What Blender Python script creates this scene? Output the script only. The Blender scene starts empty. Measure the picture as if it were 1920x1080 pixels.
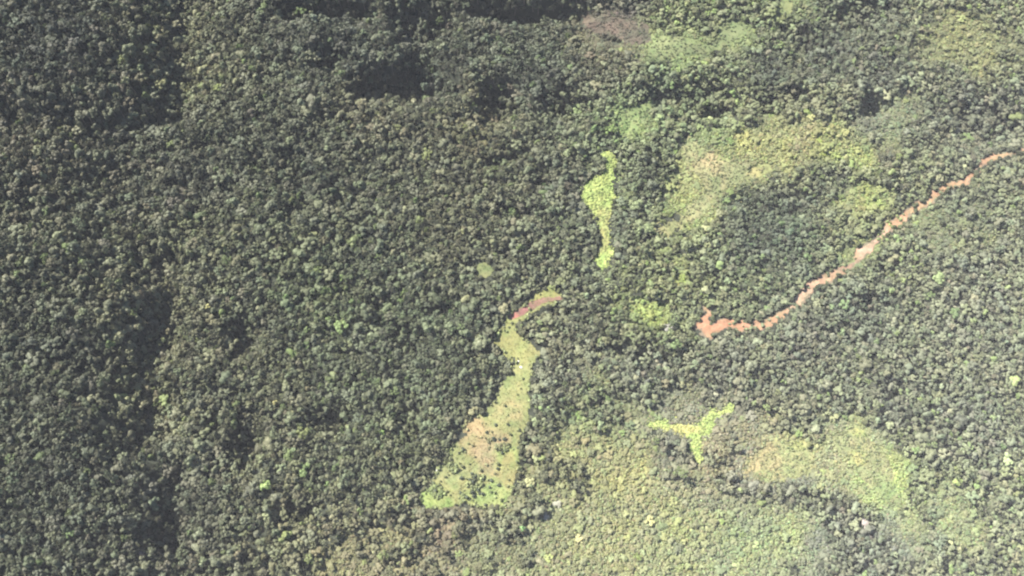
import bpy, math, random
import numpy as np

random.seed(7)
rng = np.random.default_rng(7)
R = math.radians
sc = bpy.context.scene
col = sc.collection

# ------------------------------------------------------------------ camera, light, exposure
CAM_H = 840.0
DEP = R(68.0)
HFOV = R(56.0)
cam_data = bpy.data.cameras.new("camera")
cam = bpy.data.objects.new("camera", cam_data)
col.objects.link(cam)
cam.location = (0, 0, CAM_H)
cam.rotation_euler = (R(90) - DEP, 0, 0)
cam_data.sensor_fit = 'HORIZONTAL'
cam_data.angle = HFOV
cam_data.clip_start = 1.0
cam_data.clip_end = 20000.0
sc.camera = cam

SUN_EL = R(47.0)
SUN_DIR = np.array([-0.86, 0.50])            # ground direction towards the sun: up the picture and to its left
SUN_DIR = SUN_DIR / np.hypot(*SUN_DIR)
world = bpy.data.worlds.new("World")
sc.world = world
world.use_nodes = True
wn = world.node_tree.nodes
sky = wn.new('ShaderNodeTexSky')
sky.sky_type = 'NISHITA'
sky.sun_disc = False
sky.sun_elevation = SUN_EL
sky.sun_rotation = math.atan2(SUN_DIR[0], SUN_DIR[1])
sky.air_density = 1.0
sky.dust_density = 0.4
sky.ozone_density = 3.0
wn['Background'].inputs['Strength'].default_value = 0.052
world.node_tree.links.new(sky.outputs[0], wn['Background'].inputs['Color'])
sun_data = bpy.data.lights.new("sun", 'SUN')
sun_data.energy = 5.0
sun_data.angle = R(0.6)
sun_data.color = (1.0, 0.95, 0.87)
sun = bpy.data.objects.new("sun", sun_data)
col.objects.link(sun)
sun.location = (-300, 500, 900)
sun.rotation_euler = (R(90) - SUN_EL, 0, math.atan2(-SUN_DIR[0], SUN_DIR[1]) + math.pi)
sc.view_settings.view_transform = 'Standard'
sc.view_settings.look = 'None'
sc.view_settings.gamma = 1.0
sc.view_settings.use_curve_mapping = False
sc.view_settings.exposure = 1.88
sc.cycles.max_bounces = 5
sc.cycles.diffuse_bounces = 3
sc.cycles.transmission_bounces = 2
sc.cycles.volume_bounces = 0
sc.cycles.use_denoising = True
sc.cycles.pixel_filter_type = 'BLACKMAN_HARRIS'
sc.cycles.filter_width = 2.2
HAZE = 0.000032

# ------------------------------------------------------------------ map sheet: survey coordinates (1920 x 1080) <-> ground
F = 960.0 / math.tan(HFOV / 2)
FW = np.array([0, math.cos(DEP), -math.sin(DEP)])
UP = np.array([0, math.sin(DEP), math.cos(DEP)])


def to_map(x, y, z):
    dz = z - CAM_H
    d = y * FW[1] + dz * FW[2]
    k = y * UP[1] + dz * UP[2]
    return 960 + F * x / d, 540 - F * k / d


def to_plane(u, v, z=0.0):
    a = np.asarray(u, float) - 960
    b = 540 - np.asarray(v, float)
    dx = a
    dy = F * FW[1] + b * UP[1]
    dz = F * FW[2] + b * UP[2]
    t = (z - CAM_H) / dz
    return dx * t, dy * t


# ------------------------------------------------------------------ noise
_P = rng.random((256, 256))


def vnoise(x, y):
    x = np.asarray(x, float); y = np.asarray(y, float)
    xi = np.floor(x).astype(int); yi = np.floor(y).astype(int)
    fx = x - xi; fy = y - yi
    fx = fx * fx * (3 - 2 * fx); fy = fy * fy * (3 - 2 * fy)
    a = _P[xi % 256, yi % 256]; b = _P[(xi + 1) % 256, yi % 256]
    c = _P[xi % 256, (yi + 1) % 256]; d = _P[(xi + 1) % 256, (yi + 1) % 256]
    return (a * (1 - fx) + b * fx) * (1 - fy) + (c * (1 - fx) + d * fx) * fy


def fbm(x, y, s, o=3, ox=0.0):
    r = 0; amp = 1; tot = 0
    for i in range(o):
        r = r + amp * vnoise(x / s + 17.3 * i + ox, y / s + 9.1 * i + ox)
        tot += amp; amp *= 0.5; s *= 0.5
    return r / tot * 2 - 1


# ------------------------------------------------------------------ clearings and their outlines
POLY = {
    'long_meadow': [(1047,545),(1052,560),(1040,572),(1020,580),(1000,590),(985,597),(968,606),(965,618),(975,628),(990,640),(1005,645),(1012,655),(1008,672),(1000,690),(997,710),(993,730),(995,750),(996,770),(994,790),(985,808),(975,822),(978,840),(976,860),(973,880),(968,900),(962,920),(952,945),(945,955),(930,950),(905,955),(885,950),(870,945),(850,950),(825,955),(800,955),(788,945),(790,925),(805,918),(818,912),(816,895),(815,880),(828,870),(845,862),(840,845),(855,830),(868,815),(865,800),(880,787),(905,775),(922,755),(932,735),(940,715),(955,700),(965,680),(950,668),(935,655),(925,635),(935,622),(945,610),(948,595),(960,583),(985,572),(1000,550),(1015,542),(1035,540)],
    'glade': [(1122,288),(1133,280),(1144,283),(1153,294),(1154,310),(1152,323),(1157,337),(1151,352),(1153,366),(1149,386),(1144,403),(1143,421),(1147,439),(1147,459),(1153,470),(1144,486),(1138,503),(1124,502),(1116,486),(1124,466),(1122,439),(1120,412),(1109,394),(1096,379),(1087,370),(1093,352),(1111,334),(1131,323),(1142,308),(1144,298),(1131,298)],
    'fork': [(1215,796),(1242,786),(1256,796),(1278,798),(1297,796),(1311,796),(1313,782),(1331,769),(1350,766),(1372,757),(1375,765),(1360,776),(1339,784),(1333,801),(1333,812),(1317,818),(1314,837),(1317,851),(1314,869),(1306,869),(1300,854),(1294,837),(1296,823),(1278,815),(1261,811),(1242,804),(1228,801)],
    'upper': [(1215,90),(1235,70),(1270,65),(1300,75),(1330,85),(1345,75),(1350,50),(1375,38),(1398,42),(1395,65),(1380,80),(1355,92),(1330,100),(1300,105),(1270,108),(1240,118),(1215,110)],
    'tail': [(1165,215),(1185,200),(1215,188),(1232,190),(1215,210),(1195,225),(1200,245),(1185,262),(1172,250),(1180,232),(1168,225)],
    'corner': [(1460,-30),(1485,-30),(1490,25),(1478,30),(1465,12)],
    'dry_slope': [(1290,258),(1310,275),(1345,290),(1380,305),(1400,318),(1440,306),(1447,325),(1400,335),(1370,350),(1340,375),(1320,400),(1290,420),(1250,440),(1230,425),(1270,400),(1310,370),(1320,345),(1300,325),(1285,300),(1275,270)],
    'tan_field': [(1390,880),(1400,862),(1420,848),(1440,830),(1452,825),(1470,835),(1480,828),(1495,822),(1505,830),(1520,840),(1525,860),(1530,875),(1525,890),(1500,895),(1470,900),(1440,902),(1410,895),(1395,893)],
    'east_field': [(1565,815),(1590,808),(1605,798),(1620,805),(1630,825),(1650,845),(1665,865),(1675,890),(1682,915),(1680,935),(1660,938),(1640,930),(1620,925),(1600,920),(1620,905),(1610,880),(1595,860),(1575,850),(1560,835)],
    'brown_slope': [(1088,30),(1130,28),(1180,38),(1215,50),(1225,70),(1210,85),(1170,80),(1120,65),(1095,50)],
    'soil': [(1299,613),(1312,600),(1321,591),(1323,578),(1330,576),(1331,589),(1328,600),(1326,609),(1334,615),(1343,604),(1359,600),(1379,606),(1379,613),(1357,618),(1341,622),(1332,632),(1321,627),(1317,613),(1306,619)],
    'small_grass': [(890,498),(903,488),(920,492),(930,505),(922,520),(905,524),(893,514)],
}
TRACK = [(1374,610,13),(1397,611,12),(1423,613,11),(1443,604,12),(1454,598,11),(1477,582,10),(1490,569,10),(1503,553,12),(1526,533,12),(1546,521,12),(1585,504,6),(1606,489,9),(1612,477,13),(1637,459,9),(1654,444,9),(1665,426,10),(1685,416,12),(1706,396,9),(1732,384,7),(1770,352,8),(1812,338,6),(1850,300,7),(1920,282,6),(2080,220,6)]
RED_STRIP = [(958,594,10),(972,588,10),(985,580,12),(1000,571,13),(1014,565,10),(1030,562,8),(1052,560,5)]


def poly_sd(u, v, pts):
    """signed distance in map units, positive inside"""
    u = np.asarray(u, float); v = np.asarray(v, float)
    d2 = np.full(u.shape, 1e12); ins = np.zeros(u.shape, bool)
    n = len(pts)
    for i in range(n):
        ax, ay = pts[i]; bx, by = pts[(i + 1) % n]
        ex, ey = bx - ax, by - ay
        t = np.clip(((u - ax) * ex + (v - ay) * ey) / (ex * ex + ey * ey + 1e-9), 0, 1)
        d2 = np.minimum(d2, (u - ax - t * ex) ** 2 + (v - ay - t * ey) ** 2)
        c = ((ay > v) != (by > v)) & (u < (bx - ax) * (v - ay) / ((by - ay) if by != ay else 1e-9) + ax)
        ins ^= c
    d = np.sqrt(d2)
    return np.where(ins, d, -d)


def line_sd(u, v, pts):
    u = np.asarray(u, float); v = np.asarray(v, float)
    best = np.full(u.shape, -1e6)
    wide = 1.2 + 0.5 * fbm(u, v, 24.0, 2, 21.0)
    for (ax, ay, aw), (bx, by, bw) in zip(pts[:-1], pts[1:]):
        aw, bw = aw * 1.12, bw * 1.12
        ex, ey = bx - ax, by - ay
        t = np.clip(((u - ax) * ex + (v - ay) * ey) / (ex * ex + ey * ey), 0, 1)
        d = np.hypot(u - ax - t * ex, v - ay - t * ey)
        best = np.maximum(best, (aw + t * (bw - aw)) * 0.5 * wide - d)
    return best


def edge_noise(u, v):
    return 4.0 * fbm(u, v, 16.0, 3, 3.3) + 3.0 * fbm(u, v, 6.0, 2, 1.3)


def sd_of(name, u, v):
    if name == 'track':
        return np.maximum(line_sd(u, v, TRACK), poly_sd(u, v, POLY['soil']) + 1.5)
    if name == 'red_strip':
        return line_sd(u, v, RED_STRIP)
    return poly_sd(u, v, POLY[name])


# ------------------------------------------------------------------ vegetation maps over the survey sheet
# low scrub on grassy ground: (u, v, half width, half height, tilt in degrees, strength)
SCRUB = [(1310,975,350,175,0,1),(1160,870,110,90,0,.95),(1090,830,60,60,0,.6),(1500,272,185,55,-4,1),(1330,340,105,95,0,.95),(1620,375,65,38,10,.8),
         (1200,585,60,38,0,.6),(1275,500,60,40,0,.45),(1615,875,105,80,20,1),(1270,92,90,42,0,.7),(1370,65,50,40,0,.6),(770,1045,260,62,-6,.6),
         (1120,685,75,40,0,.55),(1190,225,45,50,0,.6),(1460,865,105,62,0,1),(1290,810,150,85,0,.85),(1420,800,60,40,0,.6),(1600,285,60,40,0,.8),(1655,225,75,45,-20,.8),(1245,152,44,18,-40,.8),(1440,95,30,18,0,.5),(900,915,100,70,0,.5),
         (1130,400,90,120,0,.35),(1600,480,60,30,-30,.6),(1380,520,90,30,-10,.35),(1490,20,45,30,0,.6),(1800,80,130,80,0,.6),(1790,420,90,60,0,.5),
         (1760,980,110,90,0,.6),(380,130,40,30,0,.35),(880,255,60,25,20,.35),(1000,1060,200,60,0,.7),(1480,760,120,40,10,.35),(1150,60,80,40,0,.6)]
# belts of taller grey trees crossing the scrub
BELTS = [(1460,378,150,36,-24,.95),(1300,178,110,42,-6,.9),(1500,120,90,60,0,.9),(1400,430,70,25,-10,.6),(1460,925,130,20,10,.9),(1585,985,45,60,-30,.9),(1265,838,50,16,38,.8),(1350,850,40,40,0,.5),(1420,985,0.1,0.1,0,0),(1620,1060,60,40,0,.6),(1090,905,16,40,10,.5),(1290,910,60,8,40,.5)]
# shaded hollows and gullies: (u, v, half width, half height, tilt, depth in metres)
HOLLOWS = [(700,150,40,34,0,13),(790,140,62,48,-8,17),(790,40,60,50,0,13),(640,20,70,30,0,11),(860,160,30,26,0,9),(930,190,48,46,10,13),(1060,205,60,40,0,12),
           (620,110,32,22,0,9),(960,12,80,20,0,12),(1060,10,60,20,0,10),(560,22,50,24,0,10),(1310,185,80,34,-8,10),(1360,205,40,20,0,8),(1470,188,65,22,-12,8),
           (1530,100,50,44,0,8),(1500,60,40,30,0,8),(1640,200,36,22,0,9),(1620,30,50,34,0,10),(1490,385,70,26,-10,5),(1400,372,44,20,-14,4),(1540,335,40,18,0,4),
           (450,610,42,30,20,10),(440,640,26,40,0,9),(455,830,38,52,8,15),(395,800,18,30,0,6),(620,795,30,26,-20,11),(600,780,30,20,0,7),(540,640,30,14,0,7),
           (540,330,48,40,30,10),(560,390,30,20,0,7),(650,370,34,18,0,7),(480,300,22,30,0,7),(340,345,24,14,0,8),(310,470,16,16,0,7),(380,270,22,16,0,7),
           (1010,340,34,26,0,9),(940,300,46,14,-14,8),(960,405,40,18,0,7),(720,570,26,20,0,7),(830,580,22,16,0,6),(700,610,22,18,0,6),(770,790,28,38,14,10),(760,640,30,30,0,6),
           (320,960,40,30,20,9),(300,1010,40,24,10,11),(325,900,28,20,20,8),(440,1005,16,14,0,5),(560,960,40,24,-20,7),(560,1000,30,18,0,4),
           (1640,570,40,24,0,8),(1670,500,26,24,0,8),(1600,630,50,20,10,6),(1250,680,70,18,0,6),(1180,655,60,14,0,5),(1670,740,24,20,0,6),(1060,585,40,8,-8,5),
           (1600,990,60,30,40,5),(1520,930,60,14,10,4),(1000,860,20,50,10,4),(1130,300,20,20,0,0),(1850,230,80,50,0,8)]
# course of the gully at the west: (v, u)
GULLY = np.array([(-300,335),(0,325),(200,318),(222,300),(238,238),(330,215),(455,228),(475,286),(555,308),(620,296),(665,286),(700,256),(735,268),(815,264),(840,255),(870,300),(1000,322),(1080,338),(1400,350)], float)
GDEEP = np.array([(-300,26),(205,26),(250,7),(450,7),(480,22),(560,26),(660,26),(700,12),(730,24),(815,26),(850,12),(900,14),(1080,13),(1400,16)], float)
# sRGB leaf colour family over the sheet, valley-band shade painted in as darker points
TONES = np.array([(270,300,92,92,82),(400,80,110,108,90),(375,130,122,120,92),(520,60,95,97,88),(650,100,88,92,86),(800,150,80,86,82),(900,60,88,90,82),(1000,150,84,90,85),(700,230,114,108,90),(880,250,118,112,88),(450,250,95,97,85),(350,350,98,97,90),(560,330,92,95,86),(700,350,100,102,86),(850,350,106,103,86),(960,300,105,106,88),(1050,350,95,98,88),(400,450,110,110,88),(550,450,105,108,86),(700,480,100,104,88),(850,450,110,107,88),(330,600,120,115,94),(450,600,98,100,84),(600,560,105,114,86),(750,580,98,108,84),(850,600,100,108,90),(300,750,117,114,90),(400,750,105,105,88),(520,720,108,108,88),(650,700,100,106,88),(800,700,100,108,90),(350,930,98,98,90),(500,900,114,113,92),(650,880,108,112,92),(750,850,110,114,88),(600,1030,130,125,100),(750,1020,134,128,104),(900,1020,122,124,102),(850,990,134,120,108),(1000,1040,132,132,108),
    (1130,450,105,110,95),(1060,640,124,118,98),(1050,700,112,112,105),(1100,600,115,118,98),(1200,690,112,114,108),(1350,690,115,114,108),(1500,640,112,112,106),(1600,600,100,106,102),(1650,750,112,114,108),(1450,740,120,122,108),(1560,770,124,128,112),(1100,760,122,132,100),(1080,850,142,140,108),(1180,900,150,146,112),(1250,1000,146,148,115),(1400,1000,138,146,116),(1400,905,122,120,116),(1480,925,114,114,112),(1570,965,110,112,110),(1590,1010,112,114,110),(1265,838,116,116,110),(1480,980,148,156,118),(1550,1040,135,138,124),(1640,1000,120,122,118),(1150,1040,146,145,115),(1350,850,150,140,124),(1400,780,134,130,118),(1420,385,84,93,90),(1480,390,84,93,90),(1540,340,86,94,90),(1450,435,90,100,92),(1380,415,90,100,92),(1300,290,150,150,112),(1310,330,160,154,114),(1330,360,148,148,110),(1290,90,142,152,106),(1380,60,140,150,106),(1440,25,130,138,102),(1450,862,168,158,120),(1500,842,160,160,112),(1600,840,162,164,116),(1655,905,156,168,116),(1550,870,150,148,120),(1185,230,132,150,108),(1655,225,130,134,112),(1245,152,132,146,106),(1500,430,98,112,92),(1300,500,114,122,95),(1400,530,114,122,98),(1250,180,85,92,90),(1450,150,85,90,85),(1550,120,85,90,88),(1650,150,100,102,98),(1600,220,116,116,102),(1500,260,152,147,114),(1400,285,156,152,112),(1450,310,158,156,108),(1350,255,128,142,100),(1570,270,150,150,112),(1600,300,150,158,104),(1620,375,150,158,104),(1270,410,140,150,102),(1560,390,140,140,108),(1210,580,142,152,100),(1275,520,142,146,104),(1650,300,112,110,105),(1130,120,114,108,95),(1270,250,110,124,92),(1200,330,100,106,92),(1250,350,116,124,98),(1150,20,98,90,88),(1350,60,112,114,92),
    (118,100,80,82,80),(118,260,110,103,92),(118,450,107,107,92),(118,650,85,88,78),(118,900,90,92,84),(1800,80,130,130,102),(1800,220,105,105,98),(1800,400,115,118,100),(1800,560,120,120,110),(1800,800,118,122,112),(1800,950,136,141,110)], float)


def lin(c):
    c = np.asarray(c, float) / 255.0
    return np.where(c <= 0.04045, c / 12.92, ((c + 0.055) / 1.055) ** 2.4)


def blob(u, v, a, b, rot, uu, vv):
    c, s = math.cos(R(rot)), math.sin(R(rot))
    p = ((uu - u) * c + (vv - v) * s) / a
    q = (-(uu - u) * s + (vv - v) * c) / b
    return p * p + q * q


def scrub_at(u, v):
    m = np.zeros(np.shape(u))
    w = fbm(u, v, 40.0, 3, 5.1) * 0.45
    for (a, b, ra, rb, rot, st) in SCRUB:
        r2 = np.sqrt(blob(a, b, ra, rb, rot, u, v)) + w
        m = np.maximum(m, st * np.clip((1.15 - r2) / 0.4, 0, 1))
    for (a, b, ra, rb, rot, st) in BELTS:
        m = m * (1 - st * np.clip((1.2 - np.sqrt(blob(a, b, ra, rb, rot, u, v)) - w) / 0.4, 0, 1))
    k = np.clip((m + .55 * fbm(u, v, 26.0, 3, 15.0) - .38) / .22, 0, 1)
    return k * k * (3 - 2 * k)


def tone_at(u, v):
    u = np.asarray(u, float); v = np.asarray(v, float)
    uu = u + 30 * fbm(u, v, 60.0, 2, 8.0); vv = v + 30 * fbm(u, v, 60.0, 2, 2.0)
    acc = np.zeros(u.shape + (3,)); wt = np.zeros(u.shape)
    for (a, b, r, g, bl) in TONES:
        d2 = ((uu - a) ** 2 + (vv - b) ** 2)
        w = 1.0 / (d2 + 900.0) ** 1.6
        acc += w[..., None] * lin([r, g, bl]); wt += w
    y = (0.16 * fbm(u, v, 45.0, 3, 12.0) + 0.12 * fbm(u, v, 14.0, 2, 13.0))[..., None] * (0.3 + 1.0 * np.clip((u - 950) / 200, 0, 1))[..., None]
    acc = acc * (1 + y * np.array([.6, .5, -.25]))
    return acc / wt[..., None] * np.array([1.01, 1.07, 0.84])


def open_sd(u, v):
    m = np.full(np.shape(u), -1e6)
    for n in list(POLY) + ['track']:
        if n == 'soil':
            continue
        m = np.maximum(m, sd_of(n, u, v))
    return m


def height_raw(x, y):
    u, v = to_map(x, y, 0.0)
    g = np.interp(v, GULLY[:, 0], GULLY[:, 1]) + 10 * fbm(x, y, 30.0, 2, 1.7)
    s = (u - g) * 0.48                                   # metres east of the gully floor
    D = np.interp(v, GDEEP[:, 0], GDEEP[:, 1])
    z = -D * np.exp(-np.clip(s, 0, None) / 42.0)         # gentle lit side
    west = -D + np.clip(-s, 0, 34) * (0.10 + D * 0.036) + np.clip(-s - 34, 0, 40) * (0.05 + D * 0.014)
    z = np.where(s < 0, west, z)
    rough = np.clip((1500 - u * 0.75 - v * 0.55) / 1000, 0.25, 1.0)
    rough = np.minimum(1.0, rough + 0.45 * np.clip((520 - v) / 250, 0, 1) * np.clip((u - 900) / 200, 0, 1))
    z = z + rough * 18.0 * fbm(x, y, 130.0, 3, 4.0)
    z = z + rough * 7.0 * fbm(x, y, 42.0, 2, 6.0)
    wob = 1 + 0.5 * fbm(x, y, 22.0, 2, 9.0)
    for (a, b, ra, rb, rot, dep) in HOLLOWS:
        if dep:
            z = z - (2.7 if b < 270 and a < 1150 else 1.8) * dep * np.exp(-(blob(a, b, ra, rb, rot, u, v) * wob) ** 2.2)
    return z


# terrain raster
GX = np.arange(-760, 761, 4.0)
GY = np.arange(-180, 1081, 4.0)
XX, YY = np.meshgrid(GX, GY)
ZZ = height_raw(XX, YY)
for _ in range(1):
    ZZ[1:-1, 1:-1] = (ZZ[1:-1, 1:-1] * 4 + ZZ[:-2, 1:-1] + ZZ[2:, 1:-1] + ZZ[1:-1, :-2] + ZZ[1:-1, 2:]) / 8


def height(x, y):
    fx = np.clip((np.asarray(x, float) - GX[0]) / 4.0, 0, len(GX) - 1.001)
    fy = np.clip((np.asarray(y, float) - GY[0]) / 4.0, 0, len(GY) - 1.001)
    i = fx.astype(int); j = fy.astype(int); fx = fx - i; fy = fy - j
    return (ZZ[j, i] * (1 - fx) + ZZ[j, i + 1] * fx) * (1 - fy) + (ZZ[j + 1, i] * (1 - fx) + ZZ[j + 1, i + 1] * fx) * fy


def to_ground(u, v):
    u = np.asarray(u, float); v = np.asarray(v, float)
    z = np.zeros(u.shape)
    for _ in range(14):
        x, y = to_plane(u, v, z)
        z = z * 0.4 + height(x, y) * 0.6
    x, y = to_plane(u, v, z)
    return x, y, height(x, y)


# ------------------------------------------------------------------ materials
def new_mat(name):
    m = bpy.data.materials.new(name)
    m.use_nodes = True
    nt = m.node_tree
    nt.nodes.clear()
    out = nt.nodes.new('ShaderNodeOutputMaterial')
    return m, nt, out


def nd(nt, t, **kw):
    n = nt.nodes.new(t)
    for k, v in kw.items():
        setattr(n, k, v)
    return n


def leaf_material(name, clump=0.9, gain=1.0):
    m, nt, out = new_mat(name)
    L = nt.links.new
    at = nd(nt, 'ShaderNodeAttribute', attribute_type='INSTANCER', attribute_name='tint')
    tc = nd(nt, 'ShaderNodeNewGeometry')
    nz = nd(nt, 'ShaderNodeTexNoise'); nz.inputs['Scale'].default_value = clump; nz.inputs['Detail'].default_value = 3
    L(tc.outputs['Position'], nz.inputs['Vector'])
    mr = nd(nt, 'ShaderNodeMapRange')
    mr.inputs['From Min'].default_value = 0.3; mr.inputs['From Max'].default_value = 0.7
    mr.inputs['To Min'].default_value = 0.74 * gain; mr.inputs['To Max'].default_value = 1.26 * gain
    L(nz.outputs['Fac'], mr.inputs['Value'])
    mul = nd(nt, 'ShaderNodeVectorMath', operation='SCALE')
    L(at.outputs['Color'], mul.inputs[0]); L(mr.outputs[0], mul.inputs['Scale'])
    p = nd(nt, 'ShaderNodeBsdfPrincipled')
    p.inputs['Roughness'].default_value = 0.62
    p.inputs['Specular IOR Level'].default_value = 0.25
    L(mul.outputs[0], p.inputs['Base Color'])
    tr = nd(nt, 'ShaderNodeBsdfTranslucent')
    L(mul.outputs[0], tr.inputs['Color'])
    mx = nd(nt, 'ShaderNodeMixShader'); mx.inputs[0].default_value = 0.12
    L(p.outputs[0], mx.inputs[1]); L(tr.outputs[0], mx.inputs[2])
    L(mx.outputs[0], out.inputs['Surface'])
    return m


def ground_material(name, scale=0.35, contrast=0.5, rough=0.95, fleck=None):
    m, nt, out = new_mat(name)
    L = nt.links.new
    at = nd(nt, 'ShaderNodeAttribute', attribute_type='GEOMETRY', attribute_name='tint')
    tc = nd(nt, 'ShaderNodeNewGeometry')
    nz = nd(nt, 'ShaderNodeTexNoise'); nz.inputs['Scale'].default_value = scale; nz.inputs['Detail'].default_value = 6
    nz.inputs['Roughness'].default_value = 0.65
    L(tc.outputs['Position'], nz.inputs['Vector'])
    mr = nd(nt, 'ShaderNodeMapRange')
    mr.inputs['From Min'].default_value = 0.28; mr.inputs['From Max'].default_value = 0.72
    mr.inputs['To Min'].default_value = 1 - contrast; mr.inputs['To Max'].default_value = 1 + contrast
    L(nz.outputs['Fac'], mr.inputs['Value'])
    mul = nd(nt, 'ShaderNodeVectorMath', operation='SCALE')
    L(at.outputs['Color'], mul.inputs[0]); L(mr.outputs[0], mul.inputs['Scale'])
    p = nd(nt, 'ShaderNodeBsdfPrincipled')
    p.inputs['Roughness'].default_value = rough
    p.inputs['Specular IOR Level'].default_value = 0.15
    src = mul.outputs[0]
    if fleck:
        n2 = nd(nt, 'ShaderNodeTexNoise'); n2.inputs['Scale'].default_value = 0.11; n2.inputs['Detail'].default_value = 4
        L(tc.outputs['Position'], n2.inputs['Vector'])
        m2 = nd(nt, 'ShaderNodeMapRange'); m2.inputs['From Min'].default_value = 0.5; m2.inputs['From Max'].default_value = 0.66
        L(n2.outputs['Fac'], m2.inputs['Value'])
        mix = nd(nt, 'ShaderNodeMix', data_type='RGBA')
        L(m2.outputs[0], mix.inputs['Factor']); L(src, mix.inputs[6]); mix.inputs[7].default_value = (*fleck, 1)
        src = mix.outputs[2]
    L(src, p.inputs['Base Color'])
    bp = nd(nt, 'ShaderNodeBump'); bp.inputs['Strength'].default_value = 0.6; bp.inputs['Distance'].default_value = 0.4
    L(nz.outputs['Fac'], bp.inputs['Height']); L(bp.outputs[0], p.inputs['Normal'])
    L(p.outputs[0], out.inputs['Surface'])
    return m


def plain_material(name, rgb, scale=1.5, contrast=0.3, rough=0.85):
    m, nt, out = new_mat(name)
    L = nt.links.new
    tc = nd(nt, 'ShaderNodeNewGeometry')
    nz = nd(nt, 'ShaderNodeTexNoise'); nz.inputs['Scale'].default_value = scale; nz.inputs['Detail'].default_value = 5
    L(tc.outputs['Position'], nz.inputs['Vector'])
    cr = nd(nt, 'ShaderNodeMix', data_type='RGBA')
    cr.inputs[6].default_value = (*[c * (1 - contrast) for c in rgb], 1)
    cr.inputs[7].default_value = (*[min(1, c * (1 + contrast)) for c in rgb], 1)
    L(nz.outputs['Fac'], cr.inputs['Factor'])
    p = nd(nt, 'ShaderNodeBsdfPrincipled'); p.inputs['Roughness'].default_value = rough
    L(cr.outputs[2], p.inputs['Base Color'])
    L(p.outputs[0], out.inputs['Surface'])
    return m


LEAF = leaf_material('leaf_canopy')
BARK = plain_material('bark', (0.16, 0.13, 0.10))
GRASS = leaf_material('grass_blades', 0.5)
FLOOR = ground_material('forest_floor', 0.25, 0.5)
TURF = ground_material('meadow_turf', 0.8, 0.2)
SOIL = ground_material('red_soil', 0.5, 0.3, 0.9)
ROCK = plain_material('pale_rock', (0.48, 0.47, 0.42), 0.9, 0.25)
K_LEAF = 0.74                                         # leaf colour family -> leaf reflectance


# ------------------------------------------------------------------ mesh helpers
def mesh_from(name, verts, faces, mats, mat_idx=None, smooth=False):
    me = bpy.data.meshes.new(name)
    me.from_pydata([tuple(p) for p in verts], [], [tuple(f) for f in faces])
    for m in mats:
        me.materials.append(m)
    if mat_idx is not None:
        me.polygons.foreach_set('material_index', np.asarray(mat_idx, np.int32))
    if smooth:
        me.polygons.foreach_set('use_smooth', np.ones(len(me.polygons), bool))
    me.update()
    return me


def add_tint(me, rgb):
    a = me.attributes.new('tint', 'FLOAT_COLOR', 'POINT')
    c = np.ones((len(me.vertices), 4), np.float32)
    c[:, :3] = rgb
    a.data.foreach_set('color', c.ravel())


def link(name, me, parent=None, **props):
    o = bpy.data.objects.new(name, me)
    col.objects.link(o)
    if parent is not None:
        o.parent = parent
    for k, v in props.items():
        o[k] = v
    return o


_t = (1 + 5 ** 0.5) / 2
ICO_V = np.array([(-1,_t,0),(1,_t,0),(-1,-_t,0),(1,-_t,0),(0,-1,_t),(0,1,_t),(0,-1,-_t),(0,1,-_t),(_t,0,-1),(_t,0,1),(-_t,0,-1),(-_t,0,1)], float)
ICO_V /= np.linalg.norm(ICO_V[0])
ICO_F = [(0,11,5),(0,5,1),(0,1,7),(0,7,10),(0,10,11),(1,5,9),(5,11,4),(11,10,2),(10,7,6),(7,1,8),(3,9,4),(3,4,2),(3,2,6),(3,6,8),(3,8,9),(4,9,5),(2,4,11),(6,2,10),(8,6,7),(9,8,1)]


def subdiv(V, Fc):
    V = [tuple(p) for p in V]; cache = {}; out = []

    def mid(a, b):
        k = (min(a, b), max(a, b))
        if k not in cache:
            m = np.array(V[a]) + np.array(V[b]); m /= np.linalg.norm(m)
            cache[k] = len(V); V.append(tuple(m))
        return cache[k]
    for a, b, c in Fc:
        ab, bc, ca = mid(a, b), mid(b, c), mid(c, a)
        out += [(a, ab, ca), (b, bc, ab), (c, ca, bc), (ab, bc, ca)]
    return np.array(V), out


ICO1_V, ICO1_F = subdiv(ICO_V, ICO_F)


class Soup:
    def __init__(s):
        s.v = []; s.f = []; s.m = []; s.n = 0

    def add(s, V, Fc, mi=0):
        s.v.append(np.asarray(V, float)); s.f += [tuple(i + s.n for i in f) for f in Fc]
        s.m += [mi] * len(Fc); s.n += len(V)

    def mesh(s, name, mats, **kw):
        return mesh_from(name, np.concatenate(s.v), s.f, mats, s.m, **kw)


def tube(sp, pts, radii, sides=5, mi=0):
    pts = np.array(pts, float); rings = []
    for i, p in enumerate(pts):
        d = pts[min(i + 1, len(pts) - 1)] - pts[max(i - 1, 0)]
        d /= np.linalg.norm(d)
        a = np.cross(d, (0.3, 1, 0.1)); a /= np.linalg.norm(a); b = np.cross(d, a)
        for k in range(sides):
            t = 2 * math.pi * k / sides
            rings.append(p + radii[i] * (a * math.cos(t) + b * math.sin(t)))
    fs = []
    for i in range(len(pts) - 1):
        for k in range(sides):
            k2 = (k + 1) % sides
            fs.append((i * sides + k, i * sides + k2, (i + 1) * sides + k2, (i + 1) * sides + k))
    sp.add(rings, fs, mi)


def lobe(sp, c, r, flat, g):
    V = ICO1_V.copy()
    V *= (1 + g.uniform(-0.22, 0.22, len(V)))[:, None]
    V[:, 2] *= flat
    sp.add(c + V * r, ICO1_F)


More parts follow.
